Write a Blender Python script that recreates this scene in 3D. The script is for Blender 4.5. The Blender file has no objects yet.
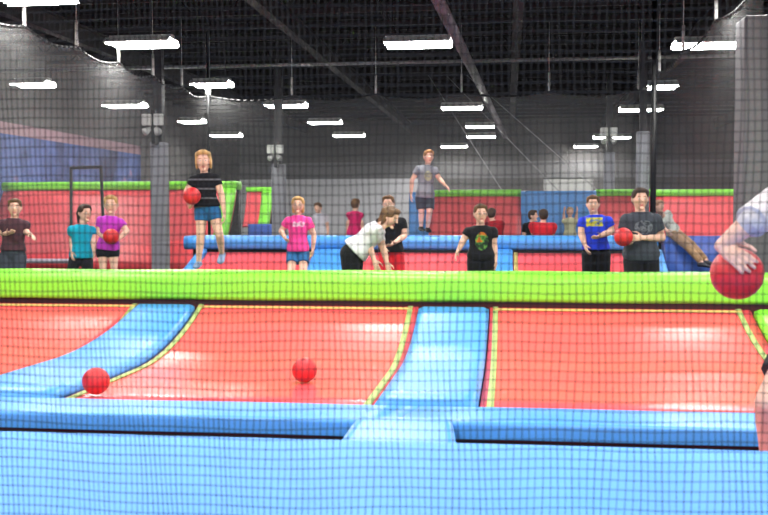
import bpy, bmesh, math, random
from mathutils import Vector, Matrix
random.seed(7)
S = bpy.context.scene
COL = S.collection
PI = math.pi
# ------------------------------------------------------------------ camera
FPX, VPX, HOR = 1000.0, 507.0, 212.0
EYE = Vector((0, 0, 1.5))
TH = math.atan((VPX-384)/FPX)
PT = math.atan((257.5-HOR)/FPX)
Fh = Vector((-math.sin(TH), math.cos(TH), 0)); Rt = Vector((math.cos(TH), math.sin(TH), 0)); Up = Vector((0, 0, 1))
Fc = Fh*math.cos(PT)-Up*math.sin(PT); Uc = Up*math.cos(PT)+Fh*math.sin(PT)
cd = bpy.data.cameras.new('camera'); cam = bpy.data.objects.new('camera', cd); COL.objects.link(cam)
cam.location = EYE
RO = math.radians(.13)
Rc = Rt*math.cos(RO)-Uc*math.sin(RO); Uc = Uc*math.cos(RO)+Rt*math.sin(RO)
cam.rotation_euler = Matrix((Rc, Uc, -Fc)).transposed().to_euler()
cd.sensor_width = 36; cd.lens = 36*FPX/768; cd.clip_end = 300
cd.dof.use_dof = True; cd.dof.focus_distance = 11.5; cd.dof.aperture_fstop = 5.2
S.camera = cam
def ray(px, py): return Fc+Rc*((px-384)/FPX)+Uc*((257.5-py)/FPX)
def W(px, py, d): r = ray(px, py); return EYE+r*(d/r.dot(Fh))     # point at depth d
def WV(px, py, v): r = ray(px, py); return EYE+r*(v/r.y)            # point on the plane y = v
def WZ(px, py, z): r = ray(px, py); return EYE+r*((z-1.5)/r.z)
# ------------------------------------------------------------------ materials
def srgb(c):
    return tuple((x/255/12.92 if x/255 <= .04045 else ((x/255+.055)/1.055)**2.4) for x in c)
MATS = {}
def mat(name, col, rough=.5, spec=.5, noise=0, nscale=8, bump=0, bscale=40, metal=0, lin=False, sheen=0):
    if name in MATS: return MATS[name]
    m = bpy.data.materials.new(name); m.use_nodes = True; nt = m.node_tree; b = nt.nodes['Principled BSDF']
    c = col if lin else srgb(col)
    b.inputs['Base Color'].default_value = (*c, 1); b.inputs['Roughness'].default_value = rough
    b.inputs['Specular IOR Level'].default_value = spec; b.inputs['Metallic'].default_value = metal
    if sheen: b.inputs['Sheen Weight'].default_value = sheen
    if noise or bump:
        tc = nt.nodes.new('ShaderNodeTexCoord')
    if noise:
        n = nt.nodes.new('ShaderNodeTexNoise'); n.inputs['Scale'].default_value = nscale; n.inputs['Detail'].default_value = 4
        nt.links.new(tc.outputs['Object'], n.inputs['Vector'])
        r = nt.nodes.new('ShaderNodeMapRange'); r.inputs[1].default_value = .25; r.inputs[2].default_value = .75
        r.inputs[3].default_value = 1-noise; r.inputs[4].default_value = 1+noise
        nt.links.new(n.outputs['Fac'], r.inputs[0])
        mx = nt.nodes.new('ShaderNodeVectorMath'); mx.operation = 'SCALE'; mx.inputs[0].default_value = c
        nt.links.new(r.outputs[0], mx.inputs['Scale']); nt.links.new(mx.outputs[0], b.inputs['Base Color'])
    if bump:
        n2 = nt.nodes.new('ShaderNodeTexNoise'); n2.inputs['Scale'].default_value = bscale; n2.inputs['Detail'].default_value = 3
        nt.links.new(tc.outputs['Object'], n2.inputs['Vector'])
        bp = nt.nodes.new('ShaderNodeBump'); bp.inputs['Strength'].default_value = bump; bp.inputs['Distance'].default_value = .02
        nt.links.new(n2.outputs['Fac'], bp.inputs['Height']); nt.links.new(bp.outputs[0], b.inputs['Normal'])
    MATS[name] = m; return m
BLUE = mat('blue_vinyl', (.075, .33, .83), .38, .5, .06, 3, .12, 6, lin=True)
BLUE2 = mat('deep_blue_vinyl', (.04, .11, .45), .45, .4, .08, 3, .1, 6, lin=True)
GREEN = mat('green_vinyl', (.26, .84, .05), .38, .5, .05, 3, .12, 7, lin=True)
RED = mat('red_bed', (.86, .10, .112), .27, .55, .05, 5, .03, 5, lin=True)
RED2 = mat('red_far_bed', (.86, .085, .10), .42, .5, .05, 5, .03, 5, lin=True)
STRIPE = mat('lime_webbing', (.40, .50, .17), .6, .3, .1, 20, lin=True)
YELLOW = mat('yellow_webbing', (.62, .46, .14), .6, .3, .1, 20, lin=True)
DARK = mat('black_gap', (16, 14, 20), .8)
MAROON = mat('red_in_shadow', (80, 14, 22), .7)  # frame colour that paints the dark red shadow line beneath divider and ridge pads
WHITEV = mat('white_vinyl', (215, 210, 225), .4)
BALLM = mat('red_rubber', (.62, .02, .025), .42, .5, .06, 6, .25, 160, lin=True)
NETM = mat('black_net', (26, 26, 30), .8, .2)
STEEL = mat('dark_steel', (48, 45, 46), .7, .3, .1, 2)
STEEL2 = mat('ceiling_deck', (38, 36, 37), .9, .2, .15, 1.5)
PIPE = mat('grey_pipe', (150, 148, 150), .5)
COLM = mat('grey_column', (150, 150, 158), .6, .4, .05, 2)
COLD = mat('dark_column', (48, 46, 50), .7)
WALLD = mat('dark_grey_wall', (92, 90, 90), .85, .2, .08, .6)
WALLL = mat('light_grey_wall', (228, 228, 232), .8, .2, .05, .8)
FLOORM = mat('grey_floor', (92, 90, 94), .7, .3, .1, 1)
BLACKM = mat('black_metal', (14, 14, 16), .5)
WHITEM = mat('white_metal', (212, 212, 208), .5)
WHITEF = mat('white_fixture', (230, 230, 226), .5)
SKIN = mat('skin', (.78, .47, .36), .66, .25, .05, 10, lin=True)
SKIN2 = mat('skin_tan', (.66, .36, .25), .66, .25, .05, 10, lin=True)
LIPS = mat('lips', (.52, .17, .15), .5, lin=True)
EYE_M = mat('eye', (40, 28, 24), .3)
BROW = mat('brow', (135, 92, 66), .7)
NAIL = mat('nail', (.85, .62, .55), .35, lin=True)
def emis(name, col, st):
    m = bpy.data.materials.new(name); m.use_nodes = True; nt = m.node_tree; nt.nodes.clear()
    o = nt.nodes.new('ShaderNodeOutputMaterial'); e = nt.nodes.new('ShaderNodeEmission')
    e.inputs[0].default_value = (*col, 1); e.inputs[1].default_value = st; nt.links.new(e.outputs[0], o.inputs[0]); return m
TUBE = emis('fluorescent_tube', (1, .985, .95), 105)
def netting(name, col, fac):
    m = bpy.data.materials.new(name); m.use_nodes = True; nt = m.node_tree; nt.nodes.clear()
    o = nt.nodes.new('ShaderNodeOutputMaterial'); t = nt.nodes.new('ShaderNodeBsdfTransparent'); d = nt.nodes.new('ShaderNodeBsdfDiffuse')
    d.inputs[0].default_value = (*srgb(col), 1); mx = nt.nodes.new('ShaderNodeMixShader')
    tc = nt.nodes.new('ShaderNodeTexCoord'); n = nt.nodes.new('ShaderNodeTexNoise'); n.inputs['Scale'].default_value = .6
    nt.links.new(tc.outputs['Object'], n.inputs['Vector'])
    r = nt.nodes.new('ShaderNodeMapRange'); r.inputs[1].default_value = .3; r.inputs[2].default_value = .7
    r.inputs[3].default_value = fac*.8; r.inputs[4].default_value = fac*1.2
    nt.links.new(n.outputs['Fac'], r.inputs[0]); nt.links.new(r.outputs[0], mx.inputs[0])
    nt.links.new(t.outputs[0], mx.inputs[1]); nt.links.new(d.outputs[0], mx.inputs[2]); nt.links.new(mx.outputs[0], o.inputs[0]); return m
FARNET = netting('grey_netting', (160, 160, 160), .19)
# ------------------------------------------------------------------ object helpers
def thing(name, label, cat, group=None, loc=(0, 0, 0), rotz=0):
    o = bpy.data.objects.new(name, None); COL.objects.link(o); o.empty_display_size = .1
    o.location = loc; o.rotation_euler = (0, 0, rotz); o['label'] = label; o['category'] = cat
    if group: o['group'] = group
    return o
def tag(o, label, cat, group=None):
    o['label'] = label; o['category'] = cat
    if group: o['group'] = group
    return o
def obj(name, bm, m, parent=None, smooth=True, loc=None):
    if isinstance(bm, bmesh.types.BMesh):
        bmesh.ops.recalc_face_normals(bm, faces=bm.faces[:])
        me = bpy.data.meshes.new(name); bm.to_mesh(me); bm.free()
    else: me = bm
    for q in (m if isinstance(m, (list, tuple)) else [m]): me.materials.append(q)
    if smooth:
        for p in me.polygons: p.use_smooth = True
    o = bpy.data.objects.new(name, me); COL.objects.link(o)
    if parent: o.parent = parent
    if loc is not None: o.location = loc
    return o
def struct(name, bm, m, smooth=False):
    o = obj(name, bm, m, None, smooth); o['kind'] = 'structure'; return o
def bx(bm, x0, x1, y0, y1, z0, z1, bev=0, seg=2):
    b2 = bmesh.new(); bmesh.ops.create_cube(b2, size=1)
    for v in b2.verts: v.co = Vector(((x0+x1)/2+v.co.x*(x1-x0), (y0+y1)/2+v.co.y*(y1-y0), (z0+z1)/2+v.co.z*(z1-z0)))
    if bev: bmesh.ops.bevel(b2, geom=b2.edges[:], offset=bev, segments=seg, profile=.5, affect='EDGES')
    merge(bm, b2); return bm
def merge(bm, b2):
    mp = [bm.verts.new(v.co) for v in b2.verts]
    b2.verts.index_update()
    for f in b2.faces:
        try: bm.faces.new([mp[v.index] for v in f.verts])
        except ValueError: pass
    b2.free()
def loft(bm, rings, closed=True):
    vs = [[bm.verts.new(p) for p in r] for r in rings]; n = len(vs[0])
    for a, b in zip(vs, vs[1:]):
        for i in range(n): bm.faces.new((a[i], a[(i+1) % n], b[(i+1) % n], b[i]))
    if closed:
        bm.faces.new(vs[0][::-1]); bm.faces.new(vs[-1])
def frame(d):
    d = d.normalized(); a = Vector((0, 0, 1)) if abs(d.z) < .9 else Vector((1, 0, 0))
    x = d.cross(a).normalized(); return x, x.cross(d).normalized(), d
def tube(bm, p0, p1, r0, r1=None, n=8, round_=False):
    p0, p1 = Vector(p0), Vector(p1); r1 = r0 if r1 is None else r1
    x, y, d = frame(p1-p0); R = []
    def ring(c, r): return [c+x*(r*math.cos(2*PI*i/n))+y*(r*math.sin(2*PI*i/n)) for i in range(n)]
    if round_:
        for a in (80, 55, 28): R.append(ring(p0-d*(r0*math.sin(math.radians(a))), r0*math.cos(math.radians(a))))
    R += [ring(p0, r0), ring(p1, r1)]
    if round_:
        for a in (28, 55, 80): R.append(ring(p1+d*(r1*math.sin(math.radians(a))), r1*math.cos(math.radians(a))))
    loft(bm, R)
def ellip(bm, c, ax, ay, az, nu=16, nv=12, fn=None):
    c = Vector(c); R = []
    for j in range(nv+1):
        ph = PI*(j+.02 if j == 0 else j-.02 if j == nv else j)/nv
        R.append([])
        for i in range(nu):
            t = 2*PI*i/nu; q = Vector((math.sin(ph)*math.cos(t), math.sin(ph)*math.sin(t), -math.cos(ph)))
            if fn: q = fn(q)
            R[-1].append(c+ax*q.x+ay*q.y+az*q.z)
    loft(bm, R)
def remesh(bm, vox, smooth=3, fac=.5):
    bmesh.ops.recalc_face_normals(bm, faces=bm.faces[:])
    me = bpy.data.meshes.new('tmp'); bm.to_mesh(me); bm.free()
    o = bpy.data.objects.new('tmp', me); COL.objects.link(o)
    md = o.modifiers.new('r', 'REMESH'); md.mode = 'VOXEL'; md.voxel_size = vox; md.adaptivity = 0
    if smooth:
        sm = o.modifiers.new('s', 'SMOOTH'); sm.factor = fac; sm.iterations = smooth
    dg = bpy.context.evaluated_depsgraph_get()
    r = bpy.data.meshes.new_from_object(o.evaluated_get(dg))
    bpy.data.objects.remove(o); bpy.data.meshes.remove(me); return r
def dup(o, parent=None):
    c = o.copy(); COL.objects.link(c); c.parent = parent
    for ch in list(o.children): dup(ch, c)
    return c
def profile_strip(bm, u0, u1, prof, th, nu=8, sag=0, taper=None, up=0):
    """closed solid following prof [(v,z)] from u0 to u1, thickness th downwards; taper=(du0_top,du1_top)"""
    n = len(prof); top = []; bot = []
    for i, (v, z) in enumerate(prof):
        a = prof[max(i-1, 0)]; b = prof[min(i+1, n-1)]
        t = Vector((b[0]-a[0], b[1]-a[1])).normalized(); nr = Vector((-t.y, t.x))
        s = i/(n-1); k0 = u0+(taper[0]*s if taper else 0); k1 = u1+(taper[1]*s if taper else 0)
        rt = []; rb = []
        for j in range(nu+1):
            w = j/nu; u = k0+(k1-k0)*w; e = min(w, 1-w)*(k1-k0)
            rnd = -max(0, .03-e)**2/.03*.9 if th > .05 else 0
            h = up-sag*math.sin(PI*w)*math.sin(PI*s)+rnd
            rt.append(bm.verts.new((u, v+nr.x*h, z+nr.y*h))); rb.append(bm.verts.new((u, v+nr.x*(h-th), z+nr.y*(h-th))))
        top.append(rt); bot.append(rb)
    for i in range(n-1):
        for j in range(nu):
            bm.faces.new((top[i][j], top[i][j+1], top[i+1][j+1], top[i+1][j])); bm.faces.new((bot[i][j], bot[i+1][j], bot[i+1][j+1], bot[i][j+1]))
        bm.faces.new((top[i][0], top[i+1][0], bot[i+1][0], bot[i][0])); bm.faces.new((top[i][nu], bot[i][nu], bot[i+1][nu], top[i+1][nu]))
    for j in range(nu):
        bm.faces.new((top[0][j], bot[0][j], bot[0][j+1], top[0][j+1])); bm.faces.new((top[-1][j], top[-1][j+1], bot[-1][j+1], bot[-1][j]))
    return bm
def extrude_u(bm, pts, u0, u1, nu=1, wob=0, skew=(0, 0)):
    """closed outline pts [(v,z)] swept along u"""
    R = []
    for j in range(nu+1):
        u = u0+(u1-u0)*j/nu
        R.append([Vector((u+(skew[0] if j == 0 else skew[1] if j == nu else 0)*(v-pts[0][0]), v+wob*math.sin(u*2.1), z+wob*.6*math.sin(u*3.3+1))) for v, z in pts])
    loft(bm, R)
def rounded(v0, v1, z0, z1, r, n=5, low=True):
    """outline of a rounded rectangle in the (v,z) plane"""
    P = []
    rl = r if low else .01
    for (cv, cz, a0, rr) in ((v1-rl, z0+rl, -90, rl), (v1-r, z1-r, 0, r), (v0+r, z1-r, 90, r), (v0+rl, z0+rl, 180, rl)):
        for k in range(n+1):
            a = math.radians(a0+90*k/n); P.append((cv+rr*math.cos(a), cz+rr*math.sin(a)))
    return P
# ------------------------------------------------------------------ room shell
bm = bmesh.new(); bx(bm, -13, 15, -8, 48, -.3, -.08); struct('floor', bm, FLOORM)
bm = bmesh.new(); bx(bm, -13.2, 15.2, -8, 48.2, 6.6, 6.8); struct('ceiling', bm, STEEL2)
bm = bmesh.new(); bx(bm, -13.2, 15.2, 48, 48.25, -.3, 6.6); struct('wall_back', bm, WALLD)
bm = bmesh.new(); bx(bm, -13.25, -13, -8, 48, -.3, 6.6); struct('wall_left', bm, WALLD)
bm = bmesh.new(); bx(bm, 15, 15.25, -8, 48, -.3, 6.6); struct('wall_right', bm, WALLD)
bm = bmesh.new(); bx(bm, -13, -4.1, 47.93, 48, -.08, 3.1); struct('trim_1', bm, WALLL)
bm = bmesh.new(); bx(bm, -13, 15, 47.95, 48, 3.1, 3.9); struct('trim_2', bm, mat('mid_grey_wall', (112, 111, 112), .85))
# roof joists (open web) along u, girders along v
tn = 3
bm = bmesh.new()
for zz, rr in ((6.5, .05), (5.75, .05)): bx(bm, -13, 15, -.05, .05, zz-.05, zz+.05)
k = 0; u = -13
while u < 14.4:
    tube(bm, (u, 0, 5.75 if k % 2 else 6.5), (u+.7, 0, 6.5 if k % 2 else 5.75), .02, n=5); u += .7; k += 1
jm = bpy.data.meshes.new('joist'); bm.to_mesh(jm); bm.free(); jm.materials.append(STEEL)
y = 4.0
while y < 47:
    o = bpy.data.objects.new('trim_%d' % tn, jm); COL.objects.link(o); o.location = (0, y, 0); o['kind'] = 'structure'; tn += 1; y += 1.55
for gu in (-9.6, -4.6, .2, 4.3, 9.5):
    bm = bmesh.new(); bx(bm, gu-.1, gu+.1, 2, 47.9, 5.3, 5.34); bx(bm, gu-.1, gu+.1, 2, 47.9, 5.68, 5.72); bx(bm, gu-.015, gu+.015, 2, 47.9, 5.34, 5.68)
    struct('trim_%d' % tn, bm, STEEL); tn += 1
# ------------------------------------------------------------------ walkway, divider, trampolines
WV_END = 3.76
P = [(.9, 0.0), (3.70, 0.0)]+[(3.70+.06*math.sin(math.radians(a)), .565+.06*math.cos(math.radians(a))-.06) for a in (90,)]
pts = [(.9, -.08), (3.75, -.08), (3.76, .56), (3.757, .60), (3.745, .622), (3.72, .634), (3.67, .638), (2.6, .64), (1.5, .64), (.9, .63)]
bm = bmesh.new(); extrude_u(bm, pts, -4.5, 4.5, 24)
tag(obj('walkway_pad', bm, mat('matt_blue_vinyl', (.085, .315, .84), .62, .3, .05, 3, .1, 6, lin=True)), 'wide pale blue padded ledge filling the bottom of the picture in front of the trampolines', 'pad')
# court deck under the trampolines
bm = bmesh.new(); bx(bm, -8, 8, 3.77, 11.0, -.08, -.06); struct('trim_%d' % tn, bm, DARK); tn += 1
def dpad(u0, u1, sk, label):
    bm = bmesh.new(); pts = rounded(6.70, 7.26, -.037, .085, .032, 6, False)
    extrude_u(bm, pts, u0, u1, 20, .003, sk)
    t = thing('divider_pad', label, 'pad', None, (0, 0, 0))
    obj('pad_cover', bm, BLUE, t)
    bm = bmesh.new(); bx(bm, u0+.02, u1-.02, 6.74, 7.22, -.08, -.034); obj('frame', bm, MAROON, t)
    return t
dpad(-7.3, -.64, (0, .25), 'long blue divider pad left of the middle seam, in front of the red trampolines')
dpad(-.62, 6.2, (.25, 0), 'long blue divider pad right of the middle seam, reaching the thrower\'s leg')
def fz(v): return .03 if v < 9 else .03+.46*((v-9)/2.0)**1.9
def nz(v): return -.075 if v > 6 else -.075+.5*((6-v)/2.15)**1.9
fprof = [(v, fz(v)) for v in [7.27, 7.8, 8.4, 8.8, 9.1]+[9.3+.125*i for i in range(14)]]
nprof = [(v, nz(v)) for v in [6.69, 6.3, 6.0]+[5.8-.2*i for i in range(10)]]
nprof = nprof[::-1]
def tramp(label, u0, u1, prof, su0, su1, topi, mred=RED, stripe=STRIPE, group='sloped red trampolines', taper=None, sw=.055, cut=0):
    t = thing('trampoline', label, 'trampoline', None, (0, 0, 0))
    bm = bmesh.new(); profile_strip(bm, u0, u1, prof, .04, 24, .02, taper); bed = obj('bed', bm, mred, t)
    for a in (su0, su1):
        if a is None: continue
        bm = bmesh.new(); profile_strip(bm, a-sw/2, a+sw/2, prof[cut:], .012, 2, 0, None, .012); obj('stripe', bm, stripe, bed)
    if topi:
        v, z = topi
        def at(x):
            for (v0, z0), (v1, z1) in zip(prof, prof[1:]):
                if v0 <= x <= v1: return (x, z0+(z1-z0)*(x-v0)/(v1-v0))
            return prof[-1]
        pr = [at(v+.012*k) for k in range(4)]
        a0 = su0 if su0 is not None else u0; a1 = su1 if su1 is not None else u1
        bm = bmesh.new(); profile_strip(bm, a0-sw/2, a1+sw/2, pr, .012, 16, 0, None, .0135); obj('stripe', bm, YELLOW, bed)['label'] = 'yellow webbing along the top'
    return t
tramp('left red trampoline, cut off by the left picture edge, curving up to the green ridge', -7.3, -4.43, fprof, None, -4.2, (10.85, 0), taper=(0, .28), cut=5)
tramp('middle red trampoline between the two blue strip pads, with a ball in its centre', -3.49, -.98, fprof, -3.42, -1.05, (10.85, 0), taper=(.04, .02))
tramp('right red trampoline between the middle blue strip and the thrower, without any ball', -.20, 2.555, fprof, -.12, 2.43, (10.85, 0), taper=(.02, 0))
tramp('narrow glimpse of dark red trampoline below the left divider pad', -7.3, -1.0, nprof, None, None, None, RED)
tramp('narrow glimpse of dark red trampoline below the right divider pad', -.36, 6.0, nprof, None, None, None, RED)
def spad(name, label, u0, u1, prof, taper, m=BLUE, up=.075, th=.085):
    bm = bmesh.new(); profile_strip(bm, u0, u1, prof, th, 14, 0, taper, up); return obj(name, bm, m)
tag(spad('strip_pad', '', -4.42, -3.5, fprof[:-1], (.28, .04)), 'curving blue strip pad between the left and the middle red trampolines', 'pad')
tag(spad('strip_pad', '', -.97, -.21, fprof[:-1], (.02, .02)), 'curving blue strip pad between the middle and the right red trampolines', 'pad')
t = thing('strip_pad', 'blue and green strip pad at the right edge below the thrower\'s ball', 'pad')
cut = [i for i, (v, z) in enumerate(fprof) if v > 10.15][0]
bm = bmesh.new(); profile_strip(bm, 2.56, 3.4, fprof[:cut+1], .085, 14, 0, None, .075); obj('lower_pad', bm, BLUE, t)
bm = bmesh.new(); profile_strip(bm, 2.56, 3.4, fprof[cut:-1], .085, 14, 0, None, .078); obj('upper_pad', bm, GREEN, t)['label'] = 'green upper half'
# near strip that laps over the divider pad
npro2 = [(v, z) for v, z in nprof if v < 6.35]+[(6.45, -.02), (6.56, .02), (6.66, .062), (6.72, .083), (6.75, .087)]
bm = bmesh.new(); profile_strip(bm, -1.42, -.12, npro2, .03, 14, 0, (.45, -.27), .012)
tag(obj('strip_pad', bm, BLUE), 'short pale blue strip pad lapping over the divider pad from the near ledge', 'pad')
# green ridge
rp = []
for (cv, cz, a0, rr) in ((11.35, .562, -90, .05), (11.29, .725, 0, .11), (11.01, .725, 90, .11), (10.95, .562, 180, .05)):
    rp += [(cv+rr*math.cos(math.radians(a0+15*k)), cz+rr*math.sin(math.radians(a0+15*k))) for k in range(7)]
bm = bmesh.new(); extrude_u(bm, rp, -9.5, 8.0, 60, .006)
t = thing('ridge_pad', 'long green padded ridge crossing the whole picture above the red trampolines', 'pad')
obj('pad_cover', bm, GREEN, t)
bm = bmesh.new(); bx(bm, -9.4, 7.9, 10.98, 11.36, -.08, .52); obj('frame', bm, MAROON, t)
# ------------------------------------------------------------------ blue ridge across the court
BV = 18.0
b_l, b_r = WV(186, 244, BV).x, WV(657, 244, BV).x
bp = rounded(BV-.15, BV+.75, .815, 1.065, .10, 5)
bm = bmesh.new(); extrude_u(bm, bp, b_l, b_r, 40, .004)
t = thing('ridge_pad', 'long light blue padded ridge across the far side of the court, behind the children', 'pad')
obj('pad_cover', bm, BLUE, t)
bm = bmesh.new(); bx(bm, b_l+.15, b_r-.1, BV-.05, BV+.6, -.08, .83); obj('frame', bm, DARK, t)
def bz(v): return max(0, .77*((v-15.2)/2.75))**1.5 if v > 15.2 else 0
bprof = [(15.0+.15*i, .9*((15.0+.15*i-14.9)/3.05)**1.7-.08) for i in range(20)]
def bu(px): return WV(px, 260, 17.3).x
for a, b, lab in ((192, 309, 'far red trampoline behind the jumping girl, left end of the blue ridge'),
                  (346, 492, 'far red trampoline behind the bending player in the white shirt'),
                  (512, 652, 'far red trampoline behind the boy in the blue shirt, right end of the blue ridge')):
    tramp(lab, bu(a), bu(b), bprof, bu(a+4), bu(b-5), None, RED, YELLOW, sw=.07)
for a, b, lab in ((308, 347, 'far blue strip pad beside the pink-shirted girl, below the blue ridge'),
                  (491, 513, 'far blue strip pad to the right of the boy in black, below the blue ridge'),
                  (651, 667, 'far blue strip pad to the right of the boy in grey holding a ball')):
    tag(spad('strip_pad', '', bu(a), bu(b), bprof, None), lab, 'pad')
bm = bmesh.new(); profile_strip(bm, bu(176), bu(193), bprof, .085, 10, 0, (.25, .1), .075)
tag(obj('strip_pad', bm, BLUE), 'far blue strip pad sloping down at the left end of the blue ridge', 'pad')
# ------------------------------------------------------------------ far slanted walls
def slope_wall(name, label, px0, px1, pyt, pyb, v, lean, m=RED2, green=(1, 0, 0), gpx=6.5, name_cat='trampoline', gside=0):
    """a slanted trampoline: bed + green pad on top (and on the sides); built in its own frame"""
    a = WV(px0, pyt, v); b = WV(px1, pyt, v); zb = WV((px0+px1)/2, pyb, v-lean).z; zt = a.z
    t = thing(name, label, name_cat, None, ((a.x+b.x)/2, v, zb)); w = (b.x-a.x)/2; h = zt-zb
    gh = gpx*v/1000*1.03; ztb = h-gh
    def at(z): return -lean*(1-z/h)
    bm = bmesh.new(); n = 10
    pr = [(at(ztb*i/n)+.25*math.sin(PI*i/n)*.3, ztb*i/n) for i in range(n+1)]
    profile_strip(bm, -w, w, pr, .06, 12, .03); obj('bed', bm, m, t)
    if green[0]:
        bm = bmesh.new(); extrude_u(bm, rounded(at(ztb)-.06, .35, ztb, h, min(.07, gh*.4), 4), -w, w, 16, .003); obj('top_pad', bm, GREEN, t)
    for k, sgn in ((1, -1), (2, 1)):
        if green[k]:
            gw = green[k]; bm = bmesh.new(); u0 = w-gw if sgn > 0 else -w
            profile_strip(bm, u0, u0+gw, pr, .1, 6, 0, None, .07); obj('side_pad', bm, GREEN, t)
    bm = bmesh.new(); bx(bm, -w+.02, w-.02, .06, .32, -zb-.08, ztb); obj('frame', bm, DARK, t)
    return t
slope_wall('slanted_trampoline', 'wide red slanted trampoline with green top pad along the left, behind the children', 6, 238, 182.5, 268, 24, 1.6, green=(1, 0, .34), gpx=8.5)
slope_wall('slanted_trampoline', 'small red slanted trampoline with a green edge, behind and right of the jumping girl', 247, 273, 187, 226, 30, .6, green=(1, 0, .33), gpx=5)
slope_wall('slanted_trampoline', 'red slanted trampoline with green top pad behind the jumping boy', 431, 521, 190, 240, 24.5, .9)
slope_wall('slanted_trampoline', 'red slanted trampoline with green top pad between the blue wall pad and the black pole', 596, 651, 189.5, 240, 24.5, .9)
slope_wall('slanted_trampoline', 'dull red slanted trampoline with green top pad right of the black pole', 655, 747, 189.5, 240, 22, .8)
def wall_pad(label, px0, px1, pyt, pyb, v, m):
    a = WV(px0, pyt, v); b = WV(px1, pyb, v)
    bm = bmesh.new(); extrude_u(bm, rounded(v, v+.3, max(-.08, b.z), a.z, .06, 4), a.x, b.x, 6, .003)
    return tag(obj('wall_pad', bm, m), label, 'pad')
wall_pad('tall narrow blue wall pad behind the jumping boy\'s legs', 409, 431, 192, 245, 24.2, BLUE)
wall_pad('tall wide blue wall pad behind the two children in red shirts', 521, 596, 191, 245, 24.2, BLUE)
a = WV(664, 236, 20.9); b_ = WV(748, 236, 20.9)
bm = bmesh.new(); extrude_u(bm, [(19.9, -.08), (21.25, -.08), (21.25, a.z-.03), (21.2, a.z), (20.95, a.z), (20.9, a.z-.03)], a.x, b_.x, 8, .003)
tag(obj('slope_pad', bm, BLUE2), 'low dark blue sloping pad under the dull red trampoline on the right', 'pad')
wall_pad('small dark blue pad under the small green-edged trampoline', 248, 274, 224, 240, 29.2, BLUE2)
wall_pad('white floor kerb pad in front of the left red slanted trampoline', 20, 74, 259, 263.5, 22.0, WHITEV)
wall_pad('white board standing behind the wide blue wall pad', 544, 593, 179, 210, 33, WHITEM)['category'] = 'board'
# mural on the left wall
m = bpy.data.materials.new('mural_paint'); m.use_nodes = True; nt = m.node_tree; b = nt.nodes['Principled BSDF']; b.inputs['Roughness'].default_value = .8
tc = nt.nodes.new('ShaderNodeTexCoord'); n1 = nt.nodes.new('ShaderNodeTexNoise'); n1.inputs['Scale'].default_value = .55; n1.inputs['Detail'].default_value = 3
rp_ = nt.nodes.new('ShaderNodeValToRGB'); e = rp_.color_ramp.elements
e[0].position = .36; e[0].color = (*srgb((38, 48, 88)), 1); e[1].position = .66; e[1].color = (*srgb((170, 120, 130)), 1)
k = e.new(.5); k.color = (*srgb((72, 92, 150)), 1); k = e.new(.6); k.color = (*srgb((84, 104, 160)), 1)
nt.links.new(tc.outputs['Object'], n1.inputs['Vector']); nt.links.new(n1.outputs['Fac'], rp_.inputs[0]); nt.links.new(rp_.outputs[0], b.inputs['Base Color'])
bm = bmesh.new(); bx(bm, -12.97, -12.92, 18, 34.3, -.08, 3.55)
t = thing('mural', 'dark blue painted mural panel with a pale top band on the left wall', 'mural'); obj('panel', bm, m, t, False)
bm = bmesh.new(); bx(bm, -12.97, -12.91, 18, 34.3, 3.55, 3.85); obj('top_band', bm, mat('pink_band', (150, 118, 128), .8), t, False)['label'] = 'pale pink top band'
# columns
def column(label, px0, px1, pyt, v, dark=True):
    a = WV(px0, pyt, v); b = WV(px1, pyt, v); w = (b.x-a.x)/2; z = a.z
    t = thing('column', label, 'column', None, ((a.x+b.x)/2, v+w, -.08))
    bm = bmesh.new(); bx(bm, -w, w, -w, w, 0, z+.08, .03); obj('padding', bm, COLM, t, False)
    if dark:
        bm = bmesh.new(); bx(bm, -w*.6, w*.6, -w*.6, w*.6, z+.08, 5.3); obj('steel_shaft', bm, COLD, t, False)
    return t
column('grey padded building column at the left, beside the jumping girl', 149.5, 164, 142, 20.8)
column('grey padded column behind and left of the pink-shirted girl', 271, 283.5, 164, 25.2)
column('slim pale column behind the boy in the blue shirt', 604.5, 615, 152, 28)
column('grey padded column beside the black pole, behind the boy in grey', 637.5, 650, 131, 22.5)
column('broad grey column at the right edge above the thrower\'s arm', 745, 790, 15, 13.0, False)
bpy.data.objects['padding.004'].data.materials[0] = mat('darker_grey_column', (98, 97, 100), .7)  # right-edge column takes a darker grey than the other columns
def flood(label, px, py, v, sc=1.0):
    p = WV(px, py, v)
    t = thing('flood_light', label, 'lamp', 'twin flood lights on the columns', (p.x, v-.15, p.z))
    bm = bmesh.new(); bx(bm, -.04*sc, .04*sc, -.03, .2, -.5*sc, .22*sc); obj('bracket', bm, BLACKM, t, False)
    for s in (-1, 1):
        bm = bmesh.new(); bx(bm, s*.13*sc-.1*sc, s*.13*sc+.1*sc, -.12*sc, .0, -.11*sc, .13*sc, .02); obj('lamp_head', bm, WHITEM, t, False)
        bm = bmesh.new(); tube(bm, (s*.07*sc, -.05*sc, -.18*sc), (s*.15*sc, -.14*sc, -.26*sc), .05*sc, .085*sc, 12); tube(bm, (s*.07*sc, 0, -.12*sc), (s*.07*sc, -.05*sc, -.2*sc), .015*sc); obj('lamp_head', bm, WHITEM, t)
    return t
flood('white twin flood light on top of the left grey column', 156, 121, 20.75)
flood('white twin flood light on the column behind the pink-shirted girl', 277, 150, 25.1, .9)
flood('white twin flood light on the slim column at the right', 608, 133, 27.9, 1.0)
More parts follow.
